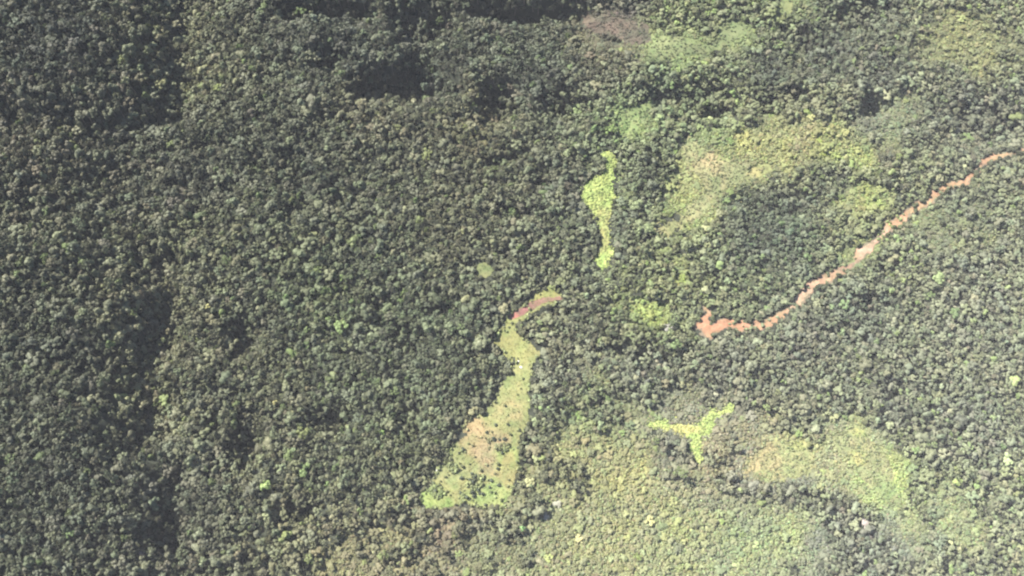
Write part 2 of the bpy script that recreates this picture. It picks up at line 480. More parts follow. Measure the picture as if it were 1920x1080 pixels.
def leaves(sp, c, r, flat, n, size, g):
    """small leaf sprays standing out of a lobe"""
    for _ in range(n):
        d = g.normal(size=3); d[2] = abs(d[2]) * 0.9 - 0.25
        d /= np.linalg.norm(d)
        p = c + d * r * np.array([1, 1, flat]) * g.uniform(0.9, 1.22)
        a = np.cross(d, g.normal(size=3)); a /= np.linalg.norm(a)
        b = np.cross(d, a) * 0.6 + d * g.uniform(-0.6, 0.8)
        s = size * g.uniform(0.6, 1.4)
        sp.add([p - a * s, p - b * s * 0.7, p + a * s, p + b * s * 0.9], [(0, 1, 2, 3)])


def tree_meshes(i, kind):
    """crown and trunk, about 12 m tall with a 3.3 m crown radius"""
    g = np.random.default_rng(100 + i)
    sp = Soup(); tk = Soup()
    Ht = 12.0
    tips = []
    sx, sy = g.uniform(.75, 1.3), g.uniform(.75, 1.3)

    def mass(n, R_, top, drop, r0, r1, flat, nl, jz):
        a0 = g.uniform(0, 6.28)
        for k in range(n):
            a = a0 + 2.4 * k + g.uniform(-.8, .8); rr = R_ * math.sqrt((k + g.uniform(0, 1)) / n)
            r = g.uniform(r0, r1) * (1.15 if k == 0 else 1)
            c = np.array([rr * math.cos(a) * sx, rr * math.sin(a) * sy, top - r * flat - (rr / R_) ** 2 * drop + g.uniform(-jz, jz * .4)])
            lobe(sp, c, r, flat * g.uniform(.8, 1.2), g); leaves(sp, c, r, flat, nl, .5, g); tips.append(c)

    base = 7.0
    if kind == 'round':
        mass(7, 2.6, Ht, 2.8, .8, 1.75, .85, 38, 1.3)
    elif kind == 'broad':
        mass(10, 3.3, Ht, 1.6, .7, 1.5, .65, 32, 1.2)
    elif kind == 'tall':
        mass(5, 1.6, Ht, 3.5, 1.0, 1.5, 1.1, 40, 1.0); mass(4, 2.2, Ht - 3, 2.0, .8, 1.4, .9, 30, .8); base = 6.0
    else:
        mass(10, 3.4, Ht, 2.6, .45, 1.0, .75, 46, 1.4)
    lean = g.uniform(-.3, .3, 2)
    top = np.array([lean[0], lean[1], base])
    tube(tk, [(0, 0, -1.5), (lean[0] * .3, lean[1] * .3, base * .45), top, (lean[0], lean[1], Ht - 2)], [.34, .24, .18, .05], 6)
    for c in tips[::2]:
        m = (top + c) / 2; m[2] -= .3
        tube(tk, [top - [0, 0, .8], m, c], [.12, .08, .03], 4)
    return sp, tk


def bush_mesh(i, n=5, leafn=26):
    """low rounded bush about 2 m tall and 1.3 m in radius"""
    g = np.random.default_rng(500 + i)
    sp = Soup(); tk = Soup()
    for k in range(n):
        a = 2.4 * k + g.uniform(-.5, .5); rr = .85 * math.sqrt((k + .2) / n)
        r = g.uniform(.5, .8)
        c = np.array([rr * math.cos(a), rr * math.sin(a), 1.25 - rr * .5 + g.uniform(-.2, .2)])
        lobe(sp, c, r, g.uniform(.75, 1.05), g); leaves(sp, c, r, .9, leafn, .2, g)
        tube(tk, [(0, 0, -.4), c * .5 + [0, 0, -.1], c], [.07, .05, .02], 4)
    return sp, tk


def tuft_mesh(i):
    g = np.random.default_rng(900 + i)
    sp = Soup()
    for k in range(9):
        a = g.uniform(0, 6.28); d = np.array([math.cos(a), math.sin(a), 0]); s = np.array([-d[1], d[0], 0]) * .16
        p = d * g.uniform(0, .25); h = g.uniform(.35, .75); o = d * g.uniform(.2, .7)
        sp.add([p - s, p + s, p + o * .5 + [0, 0, h] + s * .7, p + o * .5 + [0, 0, h] - s * .7, p + o + [0, 0, h * .8]], [(0, 1, 2, 3), (3, 2, 4)])
    return sp


# templates
KINDS = ['round', 'broad', 'tall', 'open', 'round', 'broad', 'tall', 'open', 'broad', 'round', 'open', 'broad', 'round', 'open']
CROWNS = []; TRUNKS = []; WHOLE = []
for i, k in enumerate(KINDS):
    sp, tk = tree_meshes(i, k)
    CROWNS.append(sp.mesh('crown_leaves', [LEAF])); TRUNKS.append(tk.mesh('trunk_wood', [BARK]))
    w = Soup(); w.v = sp.v[:]; w.f = sp.f[:]; w.m = sp.m[:]; w.n = sp.n
    w.add(np.concatenate(tk.v), tk.f, 1)
    WHOLE.append(w.mesh('whole_tree', [LEAF, BARK]))
BUSH_CROWNS = []; BUSH_STEMS = []; BUSH_WHOLE = []
for i in range(6):
    sp, tk = bush_mesh(i)
    BUSH_CROWNS.append(sp.mesh('bush_leaves', [LEAF])); BUSH_STEMS.append(tk.mesh('bush_stems', [BARK]))
    w = Soup(); w.v = sp.v[:]; w.f = sp.f[:]; w.m = sp.m[:]; w.n = sp.n
    w.add(np.concatenate(tk.v), tk.f, 1)
    BUSH_WHOLE.append(w.mesh('whole_bush', [LEAF, BARK]))
TUFTS = [tuft_mesh(i).mesh('grass_tuft', [GRASS]) for i in range(4)]


def source_collection(name, meshes):
    c = bpy.data.collections.new(name)
    for m in meshes:
        c.objects.link(bpy.data.objects.new(m.name, m))
    return c


SRC_TREE = source_collection('tree_kinds', WHOLE)
SRC_BUSH = source_collection('bush_kinds', BUSH_WHOLE)
SRC_TUFT = source_collection('tuft_kinds', TUFTS)


def scatter(name, P, scl, rotz, tint, src, nvar, **props):
    """one mass of plants growing on points (geometry nodes)"""
    me = bpy.data.meshes.new(name + '_points')
    me.vertices.add(len(P)); me.vertices.foreach_set('co', np.asarray(P, np.float32).ravel())
    a = me.attributes.new('tint', 'FLOAT_COLOR', 'POINT')
    c = np.ones((len(P), 4), np.float32); c[:, :3] = tint; a.data.foreach_set('color', c.ravel())
    a = me.attributes.new('grow', 'FLOAT_VECTOR', 'POINT'); a.data.foreach_set('vector', np.asarray(scl, np.float32).ravel())
    r = np.zeros((len(P), 3), np.float32); r[:, 2] = rotz
    r[:, :2] = rng.uniform(-.1, .1, (len(P), 2))
    a = me.attributes.new('turn', 'FLOAT_VECTOR', 'POINT'); a.data.foreach_set('vector', r.ravel())
    a = me.attributes.new('sort', 'INT', 'POINT'); a.data.foreach_set('value', rng.integers(0, nvar, len(P)).astype(np.int32))
    o = link(name, me, **props)
    ng = bpy.data.node_groups.new(name + '_growth', 'GeometryNodeTree')
    ng.interface.new_socket('Geometry', in_out='INPUT', socket_type='NodeSocketGeometry')
    ng.interface.new_socket('Geometry', in_out='OUTPUT', socket_type='NodeSocketGeometry')
    gi = ng.nodes.new('NodeGroupInput'); go = ng.nodes.new('NodeGroupOutput')
    ci = ng.nodes.new('GeometryNodeCollectionInfo')
    ci.inputs['Collection'].default_value = src
    ci.inputs['Separate Children'].default_value = True
    ci.inputs['Reset Children'].default_value = True
    ip = ng.nodes.new('GeometryNodeInstanceOnPoints')
    ip.inputs['Pick Instance'].default_value = True
    L = ng.links.new
    L(gi.outputs[0], ip.inputs['Points']); L(ci.outputs[0], ip.inputs['Instance'])

    def attr(nm, t):
        n = ng.nodes.new('GeometryNodeInputNamedAttribute'); n.data_type = t
        n.inputs['Name'].default_value = nm
        return n.outputs['Attribute']
    L(attr('sort', 'INT'), ip.inputs['Instance Index'])
    L(attr('grow', 'FLOAT_VECTOR'), ip.inputs['Scale'])
    er = ng.nodes.new('FunctionNodeEulerToRotation')
    L(attr('turn', 'FLOAT_VECTOR'), er.inputs[0]); L(er.outputs[0], ip.inputs['Rotation'])
    L(ip.outputs[0], go.inputs[0])
    md = o.modifiers.new('growth', 'NODES'); md.node_group = ng
    return o


# ------------------------------------------------------------------ ground sheet
def build_ground():
    ex = np.array([-9000, -5000, -2800, -1600, -1000]); ey0 = np.array([-9000, -5000, -2400, -1000, -400]); ey1 = np.array([1400, 1900, 2800, 5000, 9000])
    gx = np.concatenate([ex, GX, -ex[::-1]]); gy = np.concatenate([ey0, GY, ey1])
    X, Y = np.meshgrid(gx, gy)
    Z = height(X, Y)
    nx, ny = len(gx), len(gy)
    V = np.stack([X, Y, Z], -1).reshape(-1, 3)
    idx = np.arange(nx * ny).reshape(ny, nx)
    Fc = np.stack([idx[:-1, :-1], idx[:-1, 1:], idx[1:, 1:], idx[1:, :-1]], -1).reshape(-1, 4)
    me = mesh_from('ground_sheet', V, Fc.tolist(), [FLOOR], smooth=True)
    u, v = to_map(V[:, 0], np.clip(V[:, 1], -150, 1100), V[:, 2])
    u = np.clip(u, -400, 2300); v = np.clip(v, -400, 1400)
    s = scrub_at(u, v)[:, None]
    away = np.clip(np.maximum(np.abs(V[:, 0]) - 700, V[:, 1] - 1000) / 100, 0, 1)[:, None]
    litter = np.array([0.030, 0.034, 0.024]) * (1 - away) + np.array([0.055, 0.066, 0.042]) * away
    add_tint(me, litter * (1 - s) + tone_at(u, v) * K_LEAF * 0.70 * s)
    link('ground', me, kind='structure', label='rolling forest floor under the trees and scrub')


build_ground()


# ------------------------------------------------------------------ clearings: draped sheets of turf, dry grass and bare soil
def drape(name, key, mat, colour, lift, step=2.0, wob=1.0, label=None, grow=0.0):
    if key == 'track':
        us = [p[0] for p in TRACK] + [p[0] for p in POLY['soil']]; vs = [p[1] for p in TRACK] + [p[1] for p in POLY['soil']]
    elif key == 'red_strip':
        us = [p[0] for p in RED_STRIP]; vs = [p[1] for p in RED_STRIP]
    else:
        us = [p[0] for p in POLY[key]]; vs = [p[1] for p in POLY[key]]
    uu = np.arange(min(us) - 30, max(us) + 30, step); vv = np.arange(min(vs) - 30, max(vs) + 30, step)
    U, Vv = np.meshgrid(uu, vv)
    sd = sd_of(key, U, Vv) + grow + wob * edge_noise(U, Vv)
    X, Y, Z = to_ground(U, Vv)
    ok = sd > 0
    cell = ok[:-1, :-1] & ok[:-1, 1:] & ok[1:, 1:] & ok[1:, :-1]
    idx = np.arange(U.size).reshape(U.shape)
    Fc = np.stack([idx[1:, :-1], idx[1:, 1:], idx[:-1, 1:], idx[:-1, :-1]], -1)[cell]
    used = np.unique(Fc); remap = np.full(U.size, -1); remap[used] = np.arange(len(used))
    P = np.stack([X, Y, Z + lift], -1).reshape(-1, 3)[used]
    me = mesh_from(name + '_sheet', P, remap[Fc].tolist(), [mat], smooth=True)
    uf = U.ravel()[used]; vf = Vv.ravel()[used]
    c = colour(uf, vf)
    add_tint(me, c)
    link(name, me, kind='structure', label=label)
    return P, c, uf, vf


def mixc(base, spots, u, v):
    """base colour with soft-edged areas of other plants (u, v, a, b, tilt, colour, weight)"""
    c = np.tile(lin(base), (len(u), 1))
    n = fbm(u, v, 22.0, 3, 7.7) * 0.7
    for (a, b, ra, rb, rot, rgb, w) in spots:
        r = np.sqrt(blob(a, b, ra, rb, rot, u, v)) + n
        k = (w * np.clip((1.25 - r) / 0.5, 0, 1))[:, None]
        c = c * (1 - k) + lin(rgb) * k
    m = np.clip(fbm(u, v, 12.0, 3, 4.9) * 1.6, -1, 1)[:, None]
    c = np.where(m > 0, c * (1 + m * np.array([.14, .04, .06])), c * (1 + m * np.array([.22, .08, .16])))
    c = c * 0.84 + c.mean(1, keepdims=True) * 0.16
    return c * K_LEAF * 0.62 * (1 + 0.16 * fbm(u, v, 9.0, 2, 1.1))[:, None]


SHEETS = {}
SHEETS['long_meadow'] = drape('meadow', 'long_meadow', TURF, lambda u, v: mixc((160,164,98), [
    (905,825,50,40,35,(180,164,110),.8),(925,850,30,28,0,(180,160,116),.7),(950,775,26,22,0,(184,170,112),.6),(885,800,26,20,0,(190,166,114),.6),
    (955,860,26,22,0,(158,178,92),.8),(930,930,60,24,0,(160,176,98),.8),(815,935,36,26,0,(158,178,92),.9),(850,880,36,30,0,(170,174,112),.6),
    (960,640,44,40,0,(164,166,92),.7),(958,890,16,40,0,(172,158,96),.6),(1020,553,36,14,-10,(166,166,88),.8)], u, v), 0.30, wob=1.7,
    label='long sunlit meadow winding between dark trees, green above and dry brown below')
SHEETS['glade'] = drape('lime_glade', 'glade', TURF, lambda u, v: mixc((188,206,106), [(1133,430,14,40,0,(190,186,110),.7)], u, v), 0.30, wob=2.0, label='narrow bright lime clearing with a hooked upper tip')
SHEETS['fork'] = drape('lime_glade', 'fork', TURF, lambda u, v: mixc((192,208,110), [(1275,806,40,10,0,(206,196,110),.7)], u, v), 0.30, wob=2.2, label='three-armed bright lime clearing among pale scrub')
SHEETS['upper'] = drape('pale_glade', 'upper', TURF, lambda u, v: mixc((140,152,98), [], u, v), 0.30, wob=2.6, label='pale green clearing below the top ridge')
SHEETS['tail'] = drape('pale_glade', 'tail', TURF, lambda u, v: mixc((156,172,104), [], u, v), 0.30, wob=2.4, label='small pale green gap above the hooked lime clearing')
SHEETS['corner'] = drape('pale_glade', 'corner', TURF, lambda u, v: mixc((150,160,98), [], u, v), 0.30, wob=2.0, label='pale green gap running off the top of the view')
SHEETS['dry_slope'] = drape('dry_grass_slope', 'dry_slope', TURF, lambda u, v: mixc((166,168,112), [(1330,305,30,22,0,(186,170,118),.8),(1425,318,26,14,0,(180,178,108),.8),(1260,425,40,20,-20,(164,164,104),.8)], u, v), 0.30, wob=4.0, label='dry tan grass slope sweeping down to the lower left')
SHEETS['tan_field'] = drape('dry_grass_field', 'tan_field', TURF, lambda u, v: mixc((170,174,112), [(1440,860,28,34,0,(190,176,120),.85),(1405,878,20,18,0,(192,178,120),.7),(1494,832,16,10,0,(182,182,104),.8)], u, v), 0.30, wob=3.4, label='rounded tan grass field beside the three-armed lime clearing')
SHEETS['east_field'] = drape('meadow', 'east_field', TURF, lambda u, v: mixc((166,168,112), [(1655,918,34,22,0,(158,178,108),.9),(1610,812,16,10,0,(190,194,110),.8),(1608,860,14,18,0,(190,190,108),.7)], u, v), 0.30, wob=3.4, label='curved meadow with a smooth green lower end')
SHEETS['brown_slope'] = drape('brown_slope', 'brown_slope', TURF, lambda u, v: mixc((112,103,86), [(1150,52,40,10,8,(124,108,92),.8),(1195,62,20,14,0,(104,106,84),.8)], u, v), 0.30, wob=2.2, label='bare brown slope near the top of the view')
SHEETS['small_grass'] = drape('grass_gap', 'small_grass', TURF, lambda u, v: mixc((134,142,88), [], u, v), 0.30, wob=1.6, label='small yellowish grass gap deep inside the forest')
drape('track_verge', 'track', TURF, lambda u, v: mixc((150,134,108), [], u, v), 0.30, 2.0, 2.2, label='thin grass and washed earth verge beside the red track', grow=4.0)
drape('dirt_track', 'track', SOIL, lambda u, v: mixc((190,150,110), [(1640,460,40,20,-30,(206,172,142),.7),(1500,560,30,14,-50,(204,170,138),.7),(1400,612,22,10,0,(176,132,104),.7),(1590,498,26,16,0,(164,134,110),.8),(1360,610,30,12,0,(200,144,104),.8),(1325,605,16,20,0,(204,148,106),.7),(1530,535,40,14,-40,(206,168,134),.6)], u, v) * 0.98 * (1 + .3 * fbm(u, v, 7.0, 2, 31.0))[:, None], 0.36, 1.5, 1.6,
      label='red earth track climbing from a bare soil clearing', grow=.5)
drape('red_soil_strip', 'red_strip', SOIL, lambda u, v: mixc((166,128,106), [(985,580,20,8,-25,(160,104,100),.85),(965,592,9,6,0,(190,120,104),.8)], u, v), 0.42, 1.5, .4,
      label='reddish bare strip crossing the upper tip of the long meadow')


# ------------------------------------------------------------------ where every tree stands
def throw(x0, x1, y0, y1, cand, dist):
    X = rng.uniform(x0, x1, cand); Y = rng.uniform(y0, y1, cand)
    D = dist(X, Y)
    keep = D > 0
    X, Y, D = X[keep], Y[keep], D[keep]
    cs = 3.0; grid = {}; out = []
    gx = (X / cs).astype(int); gy = (Y / cs).astype(int)
    for i in range(len(X)):
        x, y, d = X[i], Y[i], D[i]
        n = int(math.ceil(d / cs)); ok = True
        for a in range(gx[i] - n, gx[i] + n + 1):
            for b in range(gy[i] - n, gy[i] + n + 1):
                for j in grid.get((a, b), ()):
                    if (X[j] - x) ** 2 + (Y[j] - y) ** 2 < (0.5 * (d + D[j])) ** 2:
                        ok = False; break
                if not ok: break
            if not ok: break
        if ok:
            grid.setdefault((gx[i], gy[i]), []).append(i); out.append(i)
    return X[out], Y[out], D[out]


def hollow_at(u, v):
    m = np.zeros(np.shape(u))
    for (a, b, ra, rb, rot, dep) in HOLLOWS:
        if dep:
            m = np.maximum(m, min(dep / 14.0, 1) * np.exp(-blob(a, b, ra, rb, rot, u, v) ** 1.5))
    g = np.interp(v, GULLY[:, 0], GULLY[:, 1])
    m = np.maximum(m, 0.85 * np.interp(v, GDEEP[:, 0], GDEEP[:, 1]) / 26 * np.clip((g + 6 - u) / 20, 0, 1) * np.clip((u - g + 170) / 80, 0, 1))
    return m


def spacing(X, Y):
    Z = height(X, Y)
    u, v = to_map(X, Y, Z)
    u2, v2 = to_map(X, Y, Z + 5.0)
    inside = np.maximum(open_sd(u2, v2) + .6 * edge_noise(u2, v2), open_sd(u, v) + .6 * edge_noise(u, v))
    s = scrub_at(u, v)
    d = 3.75 + 0.5 * np.clip((900 - u) / 600, -1, 1) + 0.7 * fbm(X, Y, 45.0, 2, 2.2)
    gap = np.clip((fbm(X, Y, 20.0, 2, 11.0) - 0.22) / 0.2, 0, 1) * np.clip((1450 - u * .8 - v * .5) / 700, 0.1, 1)
    d = d + 2.2 * np.maximum(gap, 1.4 * hollow_at(u, v))
    d = d * (1 - s) + 7.2 * s
    d = d * np.exp(rng.normal(0, 0.33, np.shape(X))).clip(.55, 2.0)
    d = np.where(inside > -2.5 - 2.0 * np.minimum(d, 5.6) * (1 - .6 * s) * .55, -1, d)
    out = (u < -190) | (u > 2110) | (v < -230) | (v > 1260)
    return np.where(out, -1, d)


TX, TY, TD = throw(-760, 760, -130, 1060, 600000, spacing)
TZ = height(TX, TY)
TU, TV = to_map(TX, TY, TZ)
TS = scrub_at(TU, TV)
TT = tone_at(TU, TV)
lum = TT.mean(1, keepdims=True)
cool = (TT * .55 + lum * np.array([1.0, 1.09, .70]) * .45) * np.minimum(1, (0.165 / lum)) ** .8
TT = TT * TS[:, None] + cool * (1 - TS[:, None])
n = len(TX)
bright = np.exp(rng.normal(0, 0.15, n))
jit = np.exp(rng.normal(0, 0.035, (n, 3)) * [1, 1, 1.3])
TT = TT * bright[:, None] * jit * (1 - 0.18 * TS + 0.1 * np.clip((TU - 1000) / 300, 0, 1) * (1 - TS))[:, None]
pick = rng.random(n)
TT = np.where((pick < 0.03)[:, None], TT * [1.14, 1.02, 1.05], TT)          # mauve-grey crowns
TT = np.where(((pick > 0.035) & (pick < 0.075))[:, None], TT * [1.05, 1.22, .84], TT)   # fresh green crowns
TT = np.where(((pick > 0.075) & (pick < 0.095))[:, None], TT * [1.5, 1.45, 1.35], TT)  # pale crowns
TT = TT * K_LEAF
crown_r = np.minimum(TD, 6.5) * (0.68 - 0.27 * TS) * rng.uniform(0.75, 1.3, n)
tall = (10.0 + 2.0 * np.clip((1100 - TU) / 800, -1, 1)) * (1 - TS) + 3.2 * TS
tall = tall * rng.uniform(0.68, 1.25, n) * np.clip(crown_r / 2.8, .8, 1.3)
tall = tall * (1 + .45 * hollow_at(TU, TV) * rng.uniform(0, 1.6, n))
edge = open_sd(TU, TV)
tall = tall * (1 - .5 * np.clip((edge + 40) / 32, 0, 1))
turn = rng.uniform(0, 6.283, n)
sort = rng.integers(0, len(KINDS), n)
print('trees', n)

# ------------------------------------------------------------------ the trees one can point to: those lining the clearings and the odd crowns
ORD = ['first', 'second', 'third', 'fourth', 'fifth', 'sixth', 'seventh', 'eighth', 'ninth', 'tenth', 'eleventh', 'twelfth', 'thirteenth', 'fourteenth', 'fifteenth', 'sixteenth', 'seventeenth', 'eighteenth', 'nineteenth', 'twentieth',
       'twenty-first', 'twenty-second', 'twenty-third', 'twenty-fourth', 'twenty-fifth', 'twenty-sixth', 'twenty-seventh', 'twenty-eighth', 'twenty-ninth', 'thirtieth',
       'thirty-first', 'thirty-second', 'thirty-third', 'thirty-fourth', 'thirty-fifth', 'thirty-sixth', 'thirty-seventh', 'thirty-eighth', 'thirty-ninth', 'fortieth'] + ['later'] * 60
single = np.zeros(n, bool)


def make_tree(i, label, group, tint=None, name='tree', rscale=1.0):
    t = bpy.data.objects.new(name, None)
    t.empty_display_size = 2
    col.objects.link(t)
    t.location = (TX[i], TY[i], TZ[i])
    t.rotation_euler = (0, 0, turn[i])
    k = crown_r[i] / 3.3 * rscale
    t.scale = (k, k, tall[i] / 12.0)
    t['label'] = label; t['category'] = 'tree'
    if group: t['group'] = group
    c = link('crown', CROWNS[sort[i]], t); link('trunk', TRUNKS[sort[i]], t)
    rgb = TT[i] if tint is None else tint
    c['tint'] = [float(rgb[0]), float(rgb[1]), float(rgb[2])]
    single[i] = True
    return t


def look(i):
    r, g, b = TT[i] / TT[i].mean()
    lum = TT[i].mean()
    shade = 'pale ' if lum > 0.135 else ('dark ' if lum < 0.075 else '')
    if r > 1.12 * g: hue = 'mauve-grey'
    elif g > 1.12 * r: hue = 'fresh-green'
    elif b < 0.76: hue = 'olive'
    else: hue = 'grey-green'
    return shade + hue


def nearest(u, v):
    tu, tv = to_map(TX, TY, TZ + tall * 0.8)
    d = (tu - u) ** 2 + (tv - v) ** 2 + single * 1e9
    return int(np.argmin(d))


ODD = [(495,905,'round lime-green tree crown glowing alone in the dark lower forest',(146,164,102)),
       (396,910,'small pale cream tree crown at the left end of a shadow',(170,166,150)),
       (385,573,'pale yellow tree crown near the shaded gully on the left',(190,186,128)),
       (552,838,'bright mint-green tree crown above the lime-green crown',(158,176,132)),
       (715,815,'bright green tree crown left of the dry brown meadow grass',(146,172,104)),
       (268,1045,'pale pink tree crown beside the shaded gully bottom corner',(140,126,118)),
       (985,994,'small bright green tree crown below the long meadow',(150,186,120)),
       (1620,980,'whitish pink tree crown below the curved meadow',(168,158,150)),
       (588,430,'yellow-green tree crown in the middle of the forest',(126,130,90)),
       (510,754,'cream-flecked tree crown in the mid forest',(176,172,120)),
       (1255,610,'pale grey tree crown beside the bare red soil clearing',(140,138,128)),
       (700,410,'green tree crown in the mid forest slope',(112,130,84)),
       (1040,938,'pale-blossomed tree crown below the meadow foot',(150,148,130)),
       (1022,965,'pale crown beside the pale-blossomed crown',(160,156,138))]
for (u, v, lab, rgb) in ODD:
    i = nearest(u, v)
    make_tree(i, lab, None, lin(rgb) * K_LEAF * 1.1, rscale=1.15)

# trees lining the clearings
EDGES = [('long_meadow', 9.0, 'the long meadow', [('of the long meadow by the red strip', -1, 612), ('of the long meadow at its neck', 612, 665), ('of the long meadow by its boulders', 665, 712), ('of the long meadow above dry grass', 712, 780), ('of the long meadow beside dry grass', 780, 872), ('of the long meadow at its foot', 872, 2000)]),
         ('glade', 8.0, 'the hooked lime clearing', [("of the hooked lime clearing's tip", -1, 325), ("of the hooked lime clearing's wide middle", 325, 400), ("of the hooked lime clearing's narrow stem", 400, 2000)]),
         ('track', 7.0, 'the red track', [('of the red track at its upper bend', -1, 480), ('of the red track along its middle', 480, 560), ('of the bare red soil clearing', 560, 2000)]),
         ('fork', 7.0, 'the three-armed lime clearing', [("of the three-armed lime clearing's upper arm", -1, 792), ("of the three-armed lime clearing's lower arm", 792, 2000)]),
         ('tan_field', 7.0, 'the tan field', [("of the rounded tan field's upper half", -1, 862), ("of the rounded tan field's lower half", 862, 2000)]),
         ('east_field', 7.0, 'the curved meadow', [("of the curved meadow's upper half", -1, 865), ("of the curved meadow's lower half", 865, 2000)])]
QUOTA = {'long_meadow': 120, 'glade': 44, 'track': 50, 'fork': 22, 'tan_field': 20, 'east_field': 22}
for key, reach, nm, segs in EDGES:
    s = sd_of(key, TU, TV)
    cand = [i for i in np.argsort(-s) if s[i] > -reach - 9 and not single[i] and TU[i] < 1690][:QUOTA[key]]
    cx = np.mean([p[0] for p in (POLY[key] if key != 'track' else POLY['soil'])])
    for phrase, v0, v1 in segs:
        seg = [i for i in cand if v0 <= TV[i] < v1]
        for side in (0, 1):
            def on_right(i):
                pr = sd_of(key, np.array([TU[i] - 9.0]), np.array([TV[i]]))[0]
                pl = sd_of(key, np.array([TU[i] + 9.0]), np.array([TV[i]]))[0]
                return pr > pl
            line = sorted([i for i in seg if on_right(i) == bool(side)], key=lambda i: TV[i])
            for q, i in enumerate(line):
                sd = 'right' if side else 'left'
                kind = 'sapling' if tall[i] < 5 else 'tree'
                make_tree(i, f"{look(i)} {kind} {ORD[q]} down the {sd} {phrase}", 'trees lining ' + nm)

# bushes standing out in the open grass
BUSH_AT = [(765,190),(885,185),(800,330),(850,325),(745,325),(985,410),(455,420),(415,460),(540,660),(580,680),(640,715),(550,740),(600,820),(545,840),(555,875),(640,855),(490,890),(430,840),(435,700),(185,830),(165,1000),(290,1005),(435,965),(590,965),(670,960),(795,770),(710,790),(725,725),(785,610),(960,770),(830,460),(560,700),(610,850),(520,720),(680,260)]
bushes = []
for j, (a, b) in enumerate(BUSH_AT):
    bushes.append((780 + a / 5.14, 760 + b / 5.14))
bushes.sort(key=lambda p: p[1])
for q, (u, v) in enumerate(bushes):
    x, y, z = to_ground(np.array([u]), np.array([v]))
    t = bpy.data.objects.new('bush', None); t.empty_display_size = 1
    col.objects.link(t); t.location = (x[0], y[0], z[0] + .25); t.rotation_euler = (0, 0, random.uniform(0, 6.28))
    k = random.uniform(.85, 1.5); t.scale = (k, k, k * random.uniform(1.0, 1.5))
    where = 'in the dry brown grass' if v < 855 else ('in the bushy middle of the meadow foot' if v < 925 else 'near the bottom edge of the long meadow')
    side = 'left' if u < 890 else 'right'
    t['label'] = f"dark bush {where}, {ORD[q]} down, on its {side} half"
    t['category'] = 'bush'; t['group'] = 'dark bushes in the long meadow'
    c = link('crown', BUSH_CROWNS[q % 6], t); link('stems', BUSH_STEMS[q % 6], t)
    g = random.uniform(.8, 1.3); c['tint'] = [.055 * g, .068 * g, .042 * g]

# pale boulders in the meadow neck and the bare rock at its west side
def boulder(u, v, r, label, seed):
    g = np.random.default_rng(seed)
    V, Fc = subdiv(ICO1_V, ICO1_F)
    V = V * (1 + .16 * fbm(V[:, 0] * 3 + seed, V[:, 1] * 3 + V[:, 2] * 2, 1.0, 3))[:, None]
    V = V * np.array([1.15, .9, .62]) * r
    me = mesh_from('boulder_rock', V, Fc, [ROCK])
    x, y, z = to_ground(np.array([u]), np.array([v]))
    o = link('boulder', me, label=label, category='boulder')
    o.location = (x[0], y[0], z[0] + .25 * r + .2); o.rotation_euler = (0, 0, g.uniform(0, 6))


boulder(972, 678, 1.0, 'upper and flatter of two white boulders in the meadow neck', 3)
boulder(977, 689, 1.25, 'lower and larger of two white boulders in the meadow neck', 4)
boulder(819, 882, 1.0, 'white boulder at the left rim of the bushy meadow foot', 5)

# ------------------------------------------------------------------ the rest of the forest
rest = ~single
f = rest & (TS < 0.55)
g_ = np.stack([crown_r / 3.3, crown_r / 3.3 * rng.uniform(.85, 1.15, n), tall / 12.0], -1)
scatter('forest', np.stack([TX, TY, TZ], -1)[f], g_[f], turn[f], TT[f], SRC_TREE, len(WHOLE), kind='stuff', label='closed forest canopy of grey-green and olive crowns covering the hills')
s = rest & (TS >= 0.55)
g2 = np.stack([crown_r / 3.0, crown_r / 3.0, tall / 11.0], -1)
scatter('woodland_regrowth', np.stack([TX, TY, TZ], -1)[s], g2[s], turn[s], TT[s], SRC_TREE, len(WHOLE), kind='stuff', label='low pale regrowth of young trees on grassy ground')

# scrub between the young trees
def spread(m_per, fn, cand):
    X = rng.uniform(-640, 640, cand); Y = rng.uniform(-60, 830, cand)
    Z = height(X, Y); u, v = to_map(X, Y, Z)
    k = (rng.random(cand) < fn(u, v)) & (u > -120) & (u < 2040) & (v > -100) & (v < 1180)
    return X[k], Y[k], Z[k], u[k], v[k]


X, Y, Z, u, v = spread(1, lambda u, v: np.where(open_sd(u, v) > -2, 0, scrub_at(u, v) ** 1.5), 560000)
t = tone_at(u, v) * K_LEAF * 0.80 * np.exp(rng.normal(0.05, .22, len(X)))[:, None] * np.exp(rng.normal(0, .06, (len(X), 3)))
k = rng.uniform(.45, 1.05, len(X)) * np.exp(.25 * fbm(X, Y, 18.0, 2, 3.0))
scatter('scrub_vegetation', np.stack([X, Y, Z], -1), np.stack([k, k, k * rng.uniform(.7, 1.2, len(X))], -1), rng.uniform(0, 6.28, len(X)), t, SRC_BUSH, 6, kind='stuff', label='pale low scrub filling the open slopes')

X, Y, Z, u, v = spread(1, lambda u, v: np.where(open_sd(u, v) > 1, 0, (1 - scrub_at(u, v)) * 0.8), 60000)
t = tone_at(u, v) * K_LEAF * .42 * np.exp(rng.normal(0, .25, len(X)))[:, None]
k = rng.uniform(1.0, 2.3, len(X))
scatter('undergrowth', np.stack([X, Y, Z], -1), np.stack([k, k * rng.uniform(.7, 1.3, len(X)), k * rng.uniform(.8, 1.5, len(X))], -1), rng.uniform(0, 6.28, len(X)), t, SRC_BUSH, 6, kind='stuff', label='dark undergrowth in the gaps between the forest trees')

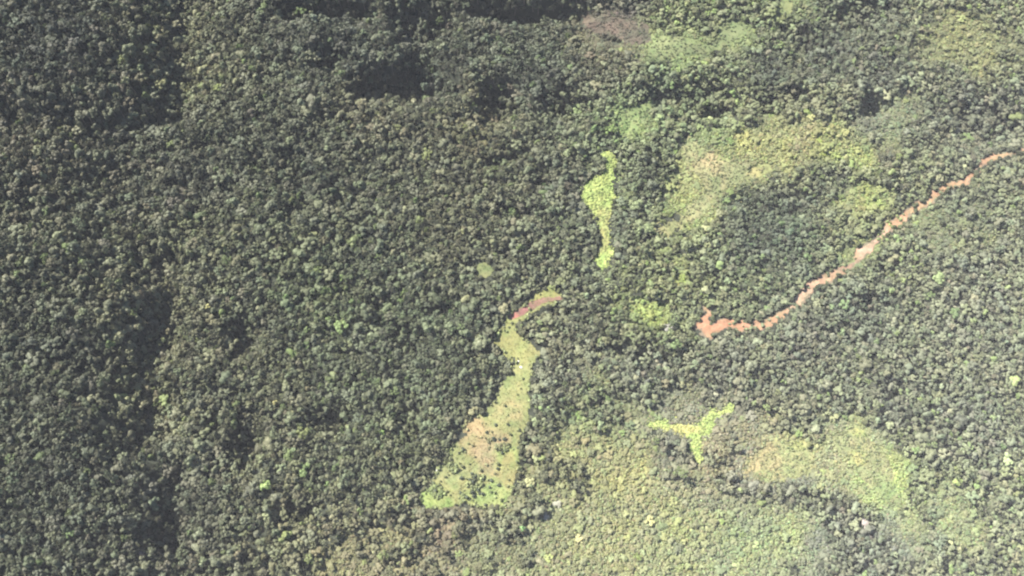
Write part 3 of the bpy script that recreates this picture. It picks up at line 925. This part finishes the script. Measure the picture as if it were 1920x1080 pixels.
p, c, uu, vv = SHEETS['long_meadow']
rim = poly_sd(uu, vv, POLY['long_meadow'])
clump = np.clip(fbm(uu, vv, 14.0, 2, 6.6) * 2.2, 0, 1)
prob = .50 * np.clip((6 - rim) / 8, 0, 1) * np.maximum(clump, .35) + .05 * clump * np.clip((vv - 775) / 60, 0, 1) * (np.abs(uu - 905) < 75) + .004
prob = prob + .5 * (blob(818, 922, 13, 13, 0, uu, vv) < 1) + .4 * (blob(848, 877, 11, 9, 30, uu, vv) < 1) + .3 * (blob(942, 838, 16, 9, 10, uu, vv) < 1) + .25 * (blob(893, 905, 12, 16, 0, uu, vv) < 1)
m = rng.random(len(p)) < prob
t = (lin([120, 130, 90]) * K_LEAF * .6 + c[m] * .45) * np.exp(rng.normal(0, .35, m.sum()))[:, None]
k = rng.uniform(.5, 1.2, m.sum())
scatter('shrubbery', p[m], np.stack([k, k, k * rng.uniform(.9, 1.5, m.sum())], -1), rng.uniform(0, 6.28, m.sum()), t, SRC_BUSH, 6, kind='stuff', label='small dark shrubs speckling the rim and foot of the long meadow')

X, Y, Z, u, v = spread(1, lambda u, v: np.where(np.abs(line_sd(u, v, TRACK) - 1.0) < 7, .4 * np.clip(fbm(u, v, 18.0, 2, 2.9) * 2 + np.where(v < 570, .25, .05), 0, 1), 0) * (sd_of('track', u, v) < 9), 200000)
t = tone_at(u, v) * K_LEAF * .8 * np.exp(rng.normal(0, .3, len(X)))[:, None]
k = rng.uniform(.6, 1.5, len(X))
scatter('shrubbery', np.stack([X, Y, Z], -1), np.stack([k, k, k], -1), rng.uniform(0, 6.28, len(X)), t, SRC_BUSH, 6, kind='stuff', label='shrubs crowding and partly covering the red track')

# rank growth in the clearings
def rank(keys, per, src, nvar, name, label, smin, smax, gain=1.0, dark=0.0, spill=0.0):
    P = []; C = []
    for key in keys:
        p, c, uu, vv = SHEETS[key]
        m = rng.random(len(p)) < per
        q = p[m] + np.concatenate([rng.uniform(-.5, .5, (m.sum(), 2)), np.full((m.sum(), 1), -.1)], 1)
        if spill:
            x, y, z = to_ground(uu[m] + rng.normal(0, 1, m.sum()) * (sg := spill * rng.choice([.5, 1.0, 2.2], m.sum())), vv[m] + rng.normal(0, 1, m.sum()) * sg)
            q = np.stack([x, y, z], -1)
        P.append(q); C.append(c[m])
    P = np.concatenate(P); C = np.concatenate(C) * gain
    C = C * np.exp(rng.normal(0, .16, len(C)))[:, None]
    if dark:
        C = np.where((rng.random(len(C)) < dark)[:, None], C * [.45, .55, .5], C)
    k = rng.uniform(smin, smax, len(P))
    scatter(name, P, np.stack([k, k, k * rng.uniform(.7, 1.1, len(P))], -1), rng.uniform(0, 6.28, len(P)), C, src, nvar, kind='stuff', label=label)


rank(['glade', 'fork'], .6, SRC_BUSH, 6, 'lime_undergrowth', 'bright lime creepers and ferns smothering the narrow clearings', .3, .85, 1.05, .04, 4.5)
rank(['upper', 'tail', 'corner', 'east_field', 'dry_slope', 'tan_field', 'brown_slope'], .24, SRC_BUSH, 6, 'pale_undergrowth', 'pale green ferns and low bushes in the faded clearings', .35, 1.0, .95, .08, 9.0)
rank(['long_meadow', 'tan_field', 'east_field', 'dry_slope', 'brown_slope', 'small_grass'], .35, SRC_TUFT, 4, 'grass', 'rough grass tufts growing in the meadows', .5, 1.1, 1.0, .02)

# ------------------------------------------------------------------ the air
if HAZE:
    hm, nt, out = new_mat('pale_haze')
    pv = nd(nt, 'ShaderNodeVolumePrincipled')
    pv.inputs['Color'].default_value = (0.90, 0.91, 0.95, 1)
    pv.inputs['Density'].default_value = HAZE
    pv.inputs['Anisotropy'].default_value = -0.4
    nt.links.new(pv.outputs[0], out.inputs['Volume'])
    x0, x1, y0, y1, z0, z1 = -9500, 9500, -9500, 9500, float(ZZ.min()) - 1.5, CAM_H + 20
    V = [(x, y, z) for z in (z0, z1) for (x, y) in ((x0, y0), (x1, y0), (x1, y1), (x0, y1))]
    me = mesh_from('haze_box', V, [(3, 2, 1, 0), (4, 5, 6, 7), (0, 1, 5, 4), (1, 2, 6, 5), (2, 3, 7, 6), (3, 0, 4, 7)], [hm])
    link('haze', me, kind='stuff', label='thin bluish haze in the air over the forest')
